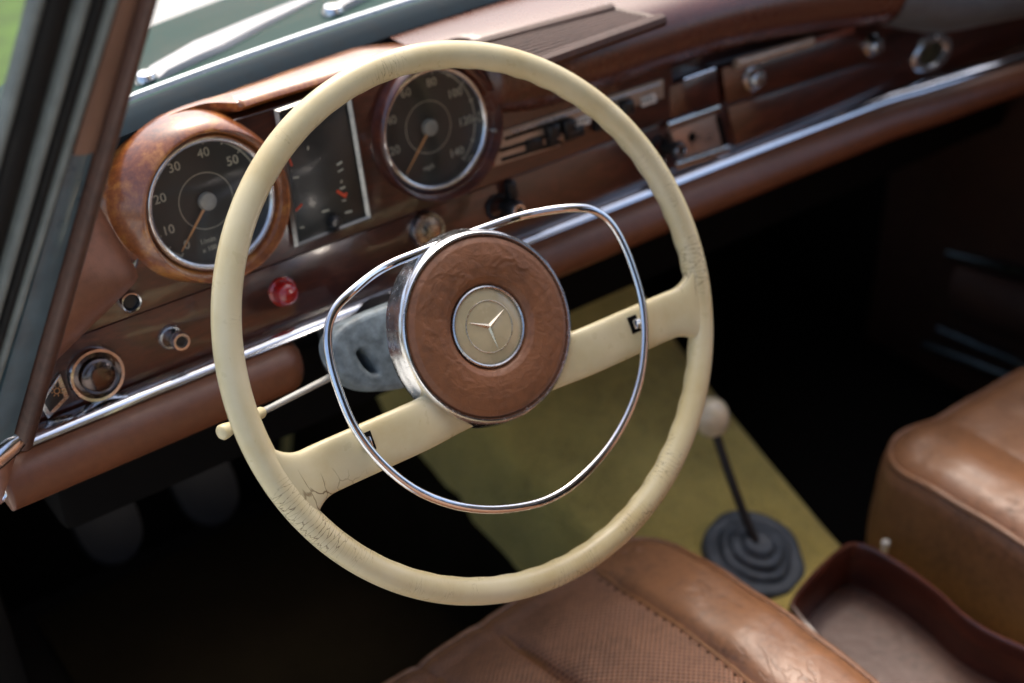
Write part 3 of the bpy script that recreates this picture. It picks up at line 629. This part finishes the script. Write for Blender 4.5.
# ================================================================== windscreen, hood, wipers
ws = thing('windscreen', (.33, .30, .11), 'raked windscreen with black rubber seal and chrome outer trim', 'windscreen')
wx = [-.30+1.26*i/60 for i in range(61)]
SEAL = [(-.004, .000), (.004, .0065), (.014, .0100), (.022, .0098), (.027, .006), (.030, -.002), (.02, -.01), (0, -.01)]
def wy(x): return wind_y(x)-.60*max(0, -.19-x)**1.6
m = MB(); m.sweep(SEAL, [(lambda y, z, x=x: (x, wy(x)-.010+y, .113+z)) for x in wx], closed=True); m.build('rubber_seal', plain('seal_rubber', (.016, .028, .036), .75, var=.2, spec=.12), ws)
TR = [(.0, .0), (.002, .003), (.006, .0035), (.008, .001), (.004, -.002)]
m = MB(); m.sweep(TR, [(lambda y, z, x=x: (x, wy(x)+.020+y, .121+z)) for x in wx], closed=True); m.build('chrome_trim', chrome('screen_trim_metal', (.30, .34, .37), .3, .3), ws)
PT = CAM+ray(152, 0).normalized()*.78; PB = CAM+ray(36, 420).normalized()*.99; DP = (PT-PB).normalized(); DW = V((0, DP.y, DP.z)).normalized()
m = MB(); m.grid(61, 10, lambda i, j: V((wx[i], wy(wx[i])+.012, .119))+DW*(.52*j/9)); m.build('glass', MAT['glass'], ws)

hood = MB()
def hood_fn(i, j):
    u = i/30; v = j/18
    x = lerp(-.34, 1.00, u)
    y0 = wy(max(-.30, min(.96, x)))+.034
    yf = .50+.40*(x+.12) if x < .25 else .648+.12*(x-.25)
    yf = max(y0+.02, yf); y = lerp(y0, yf, v)
    z = .112-.10*(y-y0)-.5*max(0, y-y0-.1)**2
    z -= .05*smooth01((v-.86)/.14)
    return (x, y, z)
hood.grid(31, 19, hood_fn); ho = hood.build('car_hood', MAT['paint'], None, angle=0); tag(ho, 'dark green painted cowl of the car in front of the windscreen', 'hood')
def wiper(px, label, arm_w):
    base = on_axis(*px[0], 2, .105); mid = on_axis(*px[1], 2, .100); tip = on_axis(*px[2], 2, .088)
    t = thing('windscreen_wiper', tuple(base), label, 'wiper', 'wipers resting in front of the windscreen')
    d = (mid-base).normalized(); s = d.cross(V((0, 0, 1))).normalized()
    m = MB()
    pr = [(0, .010, 0), (.02, .012, .006), (.06, .014, .008), (.09, .017, .009), (.10, .0165, .009), (.17, .0125, .010), (.30, .006, .010)]
    L = (tip-base).length
    def f(i, j):
        a, w, h = pr[i]; a = a/.30; p = lerp(base, tip, a); w *= arm_w
        q = [(-1, -.004), (-1, 0), (-.8, .004), (.8, .004), (1, 0), (1, -.004)][j]
        return p+s*(q[0]*w)+V((0, 0, q[1]+h))
    m.grid(7, 6, f, False, True, None, True); m.build('wiper_arm', MAT['silver'], t)
    m = MB(); m.lathe([(.010, -.012), (.012, .004), (.008, .011), (.0001, .012)], 24, M.Translation(base)); m.build('pivot_cap', MAT['chrome'], t)
    m = MB(); b0 = lerp(base, tip, .25)+s*.018; b1 = tip+d*.25+s*.012; m.tube([b0+V((0, 0, .004)), b1+V((0, 0, .004))], .004, 8, False, None, (.6, 1.3)); m.build('wiper_blade', MAT['black'], t)
wiper([(147, 85), (240, 38), (330, 3)], 'broad silver wiper arm seen through the left corner of the windscreen', 1.0)
wiper([(334, 17), (365, 4), (420, -20)], 'second wiper with only its pivot end in view above the wheel rim', .55)

# ================================================================== left door pillar
pil = thing('door_pillar', (-.34, .05, 0), 'raked left windscreen pillar with brown trim and black rubber door seals', 'pillar')
EX = (V((-1, -.12, 0))-DP*DP.dot(V((-1, -.12, 0)))).normalized(); NN = EX.cross(DP).normalized()
if NN.y > 0: NN = -NN
PL = (PT-PB).length
def band(p0, p1, y0, y1, mat, name, bulge=.002, yo=0.0, n=14, deep=.010):   # p0, p1: distance outwards across the pillar in units of 0.78 mm
    q = lambda p, t: (p[0]+(p[1]-p[0])*(1-t)) if isinstance(p, tuple) else p
    def f(i, j):
        t = lerp(-.06 if y0 is None else y0, 1.3 if y1 is None else y1, i/n)*PL; a = j/9
        edge = sin(pi*a)**.6*bulge if j not in (0, 9) else 0
        back = -deep if j in (0, 9) else 0
        return PB+DP*t+EX*(lerp(q(p0, t/PL), q(p1, t/PL), a)*.00060)+NN*(edge+yo+back)
    m = MB(); m.grid(n+1, 10, f, False, True, None, True); return m.build(name, mat, pil, angle=50)
band(0, (15, 23), None, None, MAT['trim'], 'inner_trim', .005, .003)
band((14, 20), (38, 62), .70, None, MAT['tan'], 'wood_trim', .002)
band((14, 20), (40, 64), -.06, .705, MAT['paintblue'], 'painted_jamb', .002, -.001)
band((37, 66), (49, 78), None, None, MAT['grey'], 'felt_strip', .004)
band((48, 77), (65, 88), None, None, MAT['rubber'], 'door_seal', .006, -.002)
band((64, 87), (79, 102), None, None, MAT['grey'], 'felt_strip', .005, -.001)
band((78, 101), (109, 134), None, None, MAT['rubber'], 'door_seal', .007, -.004)
band((107, 132), (120, 146), None, None, MAT['grey'], 'felt_strip', .004, -.002, deep=.003)
# latch parts at the foot of the pillar
hp = on_axis(14, 450, 0, -.338)
m = MB(); Tm = M.Translation(hp)
m.tube([(-.03, -.004, -.006), (-.012, 0, -.002), (.0, .002, .002), (.006, .003, .004)], lambda t: .0055+.002*sin(pi*t), 14, False, Tm, (1, .8)); m.tube([(-.02, .0, .006), (-.008, .002, .0035), (.002, .002, .001)], .0035, 12, False, Tm)
la = m.build('chrome_latch', MAT['chrome_clean'], pil)
bp = on_axis(1, 489, 0, -.338)
m = MB(); m.tube(chaikin([(-.009, 0, .013), (.005, .003, .011), (.005, .003, -.011), (-.009, 0, -.013)], 2, True), .0017, 10, True, M.Translation(bp), upv=(.3, -1, 0)); m.build('latch_loop', MAT['chrome_clean'], pil)

# ================================================================== seats
def seat(name, x0, x1, y0, y1, ztop, label, seams, perf, parts, rc=.07, wf=.0):
    t = thing(name, ((x0+x1)/2, (y0+y1)/2, -.60), label, 'car seat', 'front seats')
    cx, cy = (x0+x1)/2, (y0+y1)/2; hx, hy = (x1-x0)/2, (y1-y0)/2
    re = .038
    def inside(x, y, inset):      # nearest point of the rounded plan outline
        r = max(.004, rc-inset); ax, ay = hx-inset-r, hy-inset-r
        dx, dy = x-cx, y-cy; qx, qy = max(-ax, min(ax, dx)), max(-ay, min(ay, dy))
        v = V((dx-qx, dy-qy)); L = v.length
        if L > r: v *= r/L
        return cx+qx+v.x, cy+qy+v.y
    def ztop_at(x, y):
        z = .010*math.exp(-((x-(x1-.055))/.045)**2)+.010*math.exp(-((x-(x0+.055))/.045)**2)
        z -= .010*smooth01((y1-y-.25)/.25); wq = max(0, (y-(y1-.23))/.23)**2; z -= wq*(wf+(.030*smooth01((.13-x)/.25) if wf > .02 else 0))
        z += .0035*NZ.noise(V((x*9, y*9, 1)))+.0022*NZ.noise(V((x*24, y*24, 4)))
        fade = .25+.75*smooth01((y1-.03-y)/.06)
        for k, (sx, dep, wd) in enumerate(seams): z -= fade*dep*math.exp(-abs(x-sx)/wd)
        if len(seams) > 1:
            for (a, _, _), (b_, _, _) in zip(seams, seams[1:]):
                lo, hi = min(a, b_), max(a, b_)
                if lo < x < hi: z += fade*.0045*sin(pi*(x-lo)/(hi-lo))
        return z
    def curve_in(t): return (t if abs(t) > .995 else t)
    NX, NY = 170, 170
    gx = [lerp(-1, 1, i/(NX-1)) for i in range(NX)]; gy = [lerp(-1, 1, i/(NY-1)) for i in range(NY)]
    P = {}
    vs, fs = [], []
    for i in range(NX):
        for j in range(NY):
            x, y = inside(cx+gx[i]*(hx-re), cy+gy[j]*(hy-re), re); P[i, j] = len(vs); vs.append((x, y, ztop+ztop_at(x, y)))
    for i in range(NX-1):
        for j in range(NY-1): fs.append((P[i, j], P[i+1, j], P[i+1, j+1], P[i, j+1]))
    per = [(i, 0) for i in range(NX-1)]+[(NX-1, j) for j in range(NY-1)]+[(i, NY-1) for i in range(NX-1, 0, -1)]+[(0, j) for j in range(NY-1, 0, -1)]
    prev = [P[q] for q in per]
    def outp(q, inset): return inside(cx+gx[q[0]]*(hx-re)*1.5, cy+gy[q[1]]*(hy-re)*1.5, inset) if False else inside(cx+(vs[P[q]][0]-cx)+NRM[q][0]*(re-inset), cy+(vs[P[q]][1]-cy)+NRM[q][1]*(re-inset), inset)
    NRM = {}
    for q in per:
        x, y = vs[P[q]][0]-cx, vs[P[q]][1]-cy; r = max(.004, rc-re); ax, ay = hx-re-r, hy-re-r
        v = V((x-max(-ax, min(ax, x)), y-max(-ay, min(ay, y)))); NRM[q] = v.normalized() if v.length > 1e-6 else V((0, 1))
    rings = [('e', k/10) for k in range(1, 11)]+[('s', z_) for z_ in (.01, .03, .06, .09, .13)]
    for kind, q_ in rings:
        cur = []
        for q in per:
            x, y, z = vs[P[q]]
            if kind == 'e':
                th = q_*pi/2; o_ = re*sin(th); zz = z-re*(1-cos(th))*1.0
            else: o_ = re+.003*sin(q_/.13*pi)+.0015*NZ.noise(V((x*30, y*30, q_*30))); zz = z-re-q_
            cur.append(len(vs)); vs.append((x+NRM[q].x*o_, y+NRM[q].y*o_, zz))
        n_ = len(per)
        for k in range(n_): fs.append((prev[k], cur[k], cur[(k+1) % n_], prev[(k+1) % n_]))
        prev = cur
    m = MB(); m.add(vs, fs)
    o = m.build('cushion', [MAT['seat'], MAT['seatperf'], MAT['seatside']], t, angle=0)
    for p in o.data.polygons:
        c = p.center
        if c.z < ztop-re*.75 and abs(p.normal.z) < .5: p.material_index = 2
        elif perf and perf[0] < c.x < perf[1] and c.y < y1-.020: p.material_index = 1
    th = R(52)
    pp = [V((vs[P[q]][0]+NRM[q].x*(re*sin(th)+.001), vs[P[q]][1]+NRM[q].y*(re*sin(th)+.001), vs[P[q]][2]-re*(1-cos(th))+.001)) for q in per]
    keep = [pp[0]]
    for p in pp[1:]:
        if (p-keep[-1]).length > .006: keep.append(p)
    m = MB(); m.tube(keep, .0030, 8, True, upv=(0, 0, 1)); m.build('piping', MAT['seat'], t)
    if parts:
        m = MB()
        for sx in parts:
            m.tube([(sx, y, ztop+ztop_at(sx, y)+.0022) for y in [y1-.042-.01*k for k in range(32)]], .0020, 8)
        m.build('seam_bead', MAT['seatside'], t)
        m = MB()
        for k in range(36):
            y = y1-.055-.011*k; x = parts[0]-.0075
            m.lathe([(.0013, 0), (.0013, .0006), (.0001, .0009)], 8, M.Translation((x, y, ztop+ztop_at(x, y)+.0002)))
        m.build('stitching', MAT['hole'], t)
    m = MB(); m.box((0, 0, .30), (2*hx-.02, .12, .60), M.Translation((cx, y0-.03, ztop-.03)) @ M.Rotation(R(16), 4, 'X'), .045, 4); m.build('backrest', MAT['seat'], t)
    m = MB(); m.box((cx, cy-.02, ztop-re-.13-.045), (2*hx-.06, 2*hy-.10, .12), None, .02); m.build('seat_base', MAT['seatside'], t)
    return t
s1 = seat('driver_seat', -.290, .216, -.56, .060, -.318, 'near brown leather seat with perforated pleats under the steering wheel', [(.126, .011, .005), (.014, .016, .0045), (-.056, .016, .0045), (-.126, .016, .0045), (-.21, .010, .006)], (-.21, .126), [.126, .014, -.056], .075, .046)
s2 = seat('passenger_seat', .452, .96, -.60, -.014, -.330, 'far smooth brown leather passenger seat with piped edge', [(.56, .004, .012)], None, None, .055, .012)
pk = on_axis(893, 541, 0, .447); m = MB(); m.tube([pk+V((-.012, 0, -.01)), pk+V((-.012, 0, .002))], .0035, 12); m.lathe([(.0045, 0), (.004, .004), (.0001, .005)], 12, M.Translation(pk+V((-.012, 0, .002)))); m.build('seat_catch', MAT['white'], s2)

# ================================================================== console tray between the seats
tr = thing('console_tray', (.33, -.25, -.45), 'dark wooden open console tray with brown leather bottom between the seats', 'tray')
rimc = [(.205, -.50), (.222, -.30), (.256, -.110), (.268, -.093), (.362, -.072), (.384, -.082), (.3915, -.13), (.390, -.175), (.383, -.21), (.385, -.24), (.397, -.275), (.402, -.33), (.402, -.50)]
rim2 = [(p.x, p.y) for p in chaikin([(a, b_, 0) for a, b_ in rimc], 2)]
ZT, ZB = -.378, -.432
def off(i, d):
    a = V((*rim2[max(0, i-1)], 0)); b_ = V((*rim2[min(len(rim2)-1, i+1)], 0)); t = (b_-a).normalized(); n = V((-t.y, t.x, 0)); return n*d
wp_ = [(-.000, ZB-.03), (.0, ZT-.004), (-.0012, ZT), (-.0045, ZT+.001), (-.007, ZT-.002), (-.0075, ZB)]
m = MB(); m.grid(len(rim2), 6, lambda i, j: V((rim2[i][0], rim2[i][1], 0))+off(i, wp_[j][0])+V((0, 0, wp_[j][1]))); m.build('tray_wall', MAT['traywood'], tr, angle=50)
m = MB(); m.add([(x, y, ZB+.002) for x, y in rim2], [tuple(range(len(rim2)))]); m.build('tray_mat', leather('tray_leather', (.085, .036, .022), .4, 400, .2, .1, 16), tr)

# ================================================================== tunnel, floor, gear lever, pedals, far door, body
def tun_top(y): return -.452+(.30*max(0, y+.02)+.12*max(0, y-.2))*.92
def tun_h(x, y):
    w = (.105 if x > 0 else .100)+.10*max(0, y); k = abs(x)/w; top = tun_top(y)
    return top-.012*k**3 if k < 1 else max(-.638, top-.012-(top+.66)*smooth01((k-1)/.75))
m = MB(); m.grid(110, 50, lambda i, j: (lambda x, y: (.328+x, y, tun_h(x, y)+.0012*NZ.noise(V((x*60, y*60, 0)))))(lerp(-.25, .25, i/109), lerp(-.62, .62, j/49)))
tu = m.build('transmission_tunnel', MAT['carpet'], None, angle=0); tag(tu, 'olive yellow carpet over the humped tunnel between the footwells', 'carpet')
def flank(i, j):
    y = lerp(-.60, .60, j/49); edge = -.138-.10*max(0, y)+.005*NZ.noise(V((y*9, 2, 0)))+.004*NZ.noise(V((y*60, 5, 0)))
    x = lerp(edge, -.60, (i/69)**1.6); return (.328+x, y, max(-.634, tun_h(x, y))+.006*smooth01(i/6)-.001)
m = MB(); m.grid(70, 50, flank); fc = m.build('footwell_shade_sheet', MAT['shadecarpet'], None, angle=0); tag(fc, 'dark brown sheet over the tunnel flank and driver footwell, coloured as shade', 'carpet')  # dark sheet laid where shade falls on the tunnel flank and floor
gl = thing('gear_lever', (.335, .005, -.44), 'floor gear lever with ivory ball knob and ribbed grey rubber boot', 'gear lever')
bc = on_axis(754, 553, 2, -.437)
tilt = M.Translation(bc) @ M.Rotation(R(15), 4, 'X') @ M.Rotation(R(4), 4, 'Y') @ M.Diagonal((.98, .98, .62, 1))
m = MB(); m.lathe([(.056, -.016), (.056, .002), (.054, .006), (.048, .007), (.044, .004), (.041, .006), (.040, .012), (.036, .015), (.032, .013), (.030, .016), (.029, .022), (.024, .025), (.020, .023), (.018, .027), (.016, .034), (.011, .037), (.007, .036), (.0001, .036)], 56, tilt); m.v = [p+V((NZ.noise(p*38), NZ.noise(p*38+V((9, 0, 0))), NZ.noise(p*30+V((0, 9, 0)))))*.0032 for p in m.v]; m.build('gear_boot', MAT['boot'], gl, angle=0)
kc = on_axis(710, 416, 2, -.302)
b0 = tilt @ V((-.004, .002, .030))
m = MB(); m.tube([lerp(b0, kc, t)+V((0, 0, -.006*sin(pi*t))) for t in (0, .2, .4, .6, .8, 1)], .0048, 12); m.build('lever_rod', MAT['black'], gl)
m = MB(); ax = (kc-b0).normalized().to_track_quat('Z', 'X').to_matrix().to_4x4(); m.lathe([(.006, -.021), (.010, -.0205), (.016, -.014), (.0197, -.004), (.0203, .002), (.0185, .0095), (.014, .0155), (.008, .019), (.0001, .020)], 40, M.Translation(kc) @ ax); m.build('gear_knob', plain('pale_knob', (.72, .60, .39), .25, coat=.6, var=.1), gl)
for px, py, lab, z in ((108, 526, 'dark rubber pedal nearest the door in the shaded footwell', -.40), (206, 488, 'dark rubber pedal nearer the steering column in the shaded footwell', -.40)):
    c = on_axis(px, py, 2, z); t = thing('pedal', (c.x, c.y, -.6), lab, 'pedal', 'pedals in the driver footwell')
    mt = M.Translation(c) @ M.Rotation(R(48), 4, 'X')
    m = MB(); m.poly([(p.x, p.y) for p in chaikin([(-.034, .04, 0), (.034, .04, 0), (.034, -.02, 0), (.012, -.042, 0), (-.012, -.042, 0), (-.034, -.02, 0)], 2, True)], -.008, .006, mt, .003); m.build('pedal_pad', MAT['pedal'], t)
    m = MB(); m.tube([c+V((0, .01, 0)), c+V((0, .10, .10)), c+V((0, .16, .22))], .008, 10); m.build('pedal_arm', MAT['black'], t)
dr = thing('passenger_door', (.97, 0, -.4), 'dark passenger door panel with thin chrome trim lines beyond the far seat', 'car door')
m = MB(); m.box((1.0, -.2, -.28), (.06, 1.2, .72), None, .01); m.build('door_panel', MAT['darkdoor'], dr)
for a, b_, w in (((948, 254), (1040, 276), .006), ((938, 329), (1040, 372), .006), ((925, 345), (1040, 388), .007)):
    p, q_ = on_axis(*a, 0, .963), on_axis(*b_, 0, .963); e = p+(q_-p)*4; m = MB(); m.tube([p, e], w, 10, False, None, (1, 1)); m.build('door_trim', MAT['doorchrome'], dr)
p, q_ = on_axis(960, 290, 0, .955), on_axis(1040, 318, 0, .955); m = MB(); m.tube([p, p+(q_-p)*4], .040, 16, False, None, (1, .6)); m.build('armrest', MAT['darkdoor'], dr)

body = thing('car_shell', (.33, 0, -.7), 'dark interior floor, bulkhead, roof and sill of the car', 'car body')
m = MB(); m.box((.33, -.3, -.66), (1.36, 2.4, .04), None, .005); m.build('floor_pan', MAT['blackcarpet'], body)
m = MB(); m.box((.33, .66, -.40), (1.36, .04, .56), None, .005); m.build('bulkhead', MAT['blackcarpet'], body)
m = MB(); m.box((-.37, .46, -.38), (.05, .42, .60), None, .01); m.build('kick_panel', MAT['blackcarpet'], body)
m = MB(); m.box((1.03, .36, -.30), (.05, .62, .78), None, .01); m.build('kick_panel', MAT['blackcarpet'], body)
m = MB(); m.box((-.37, -.4, -.56), (.07, 1.4, .24), None, .02); m.build('door_sill', MAT['paintblue'], body)  # sill raised to keep door-side light out of the footwell
m = MB(); m.box((.33, -.98, .62), (1.10, 1.45, .03), None, .012); m.build('roof', [MAT['headliner']], body)
m = MB(); m.box((.33, -1.68, .0), (1.36, .05, 1.3), None, .012); m.build('rear_wall', MAT['blackcarpet'], body)
m = MB(); m.box((-.37, -1.28, -.02), (.06, .84, 1.30), None, .02); m.build('rear_quarter_blocker', MAT['darkdoor'], body)  # unseen side panel, added to block light from the driver's side
m = MB(); m.box((1.03, -1.28, -.02), (.06, .84, 1.30), None, .02); m.build('rear_quarter_blocker', MAT['darkdoor'], body)
# ================================================================== ground, world, light
def ground_fn(i, j):
    return (lerp(-60, 60, i/30), lerp(-60, 60, j/30), -.95)
m = MB(); m.grid(31, 31, ground_fn); g = m.build('ground', plain('pale_paving', (.52, .52, .48), .9, var=.12, scale=3, bmp=.3), None); g['kind'] = 'structure'
lawn = MB(); lawn.grid(20, 20, lambda i, j: (lerp(-6, .86, i/19)+.02*random.random(), lerp(2.2, 9, j/19), -.94+.02*random.random()))
lw = lawn.build('lawn', plain('grass_green', (.07, .13, .025), .9, var=.5, scale=9, bmp=.6), None); lw['kind'] = 'structure'

wd = bpy.data.worlds.new('World'); sc.world = wd; wd.use_nodes = True; nt = wd.node_tree
SUN_EL, SUN_AZ = 54, 30
sky = nt.nodes.new('ShaderNodeTexSky'); sky.sky_type = 'NISHITA'; sky.sun_disc = False; sky.sun_elevation = R(SUN_EL); sky.sun_rotation = R(SUN_AZ); sky.dust_density = 6.0; sky.air_density = 1.0; sky.ozone_density = 1.0
bg = nt.nodes['Background']; bg.inputs[1].default_value = .15; nt.links.new(sky.outputs[0], bg.inputs[0])
sl = bpy.data.lights.new('sun', 'SUN'); sl.energy = .6; sl.angle = R(25); sl.color = (1, .95, .87); so = bpy.data.objects.new('sun', sl); col.objects.link(so)
az = R(SUN_AZ); dirv = V((sin(az)*cos(R(SUN_EL)), cos(az)*cos(R(SUN_EL)), sin(R(SUN_EL)))); so.rotation_euler = dirv.to_track_quat('Z', 'Y').to_euler(); so.location = dirv*20
sc.view_settings.view_transform = 'Standard'; sc.view_settings.look = 'None'; sc.view_settings.exposure = 1.08; sc.view_settings.gamma = 1.0
sc.cycles.max_bounces = 8; sc.cycles.use_denoising = True
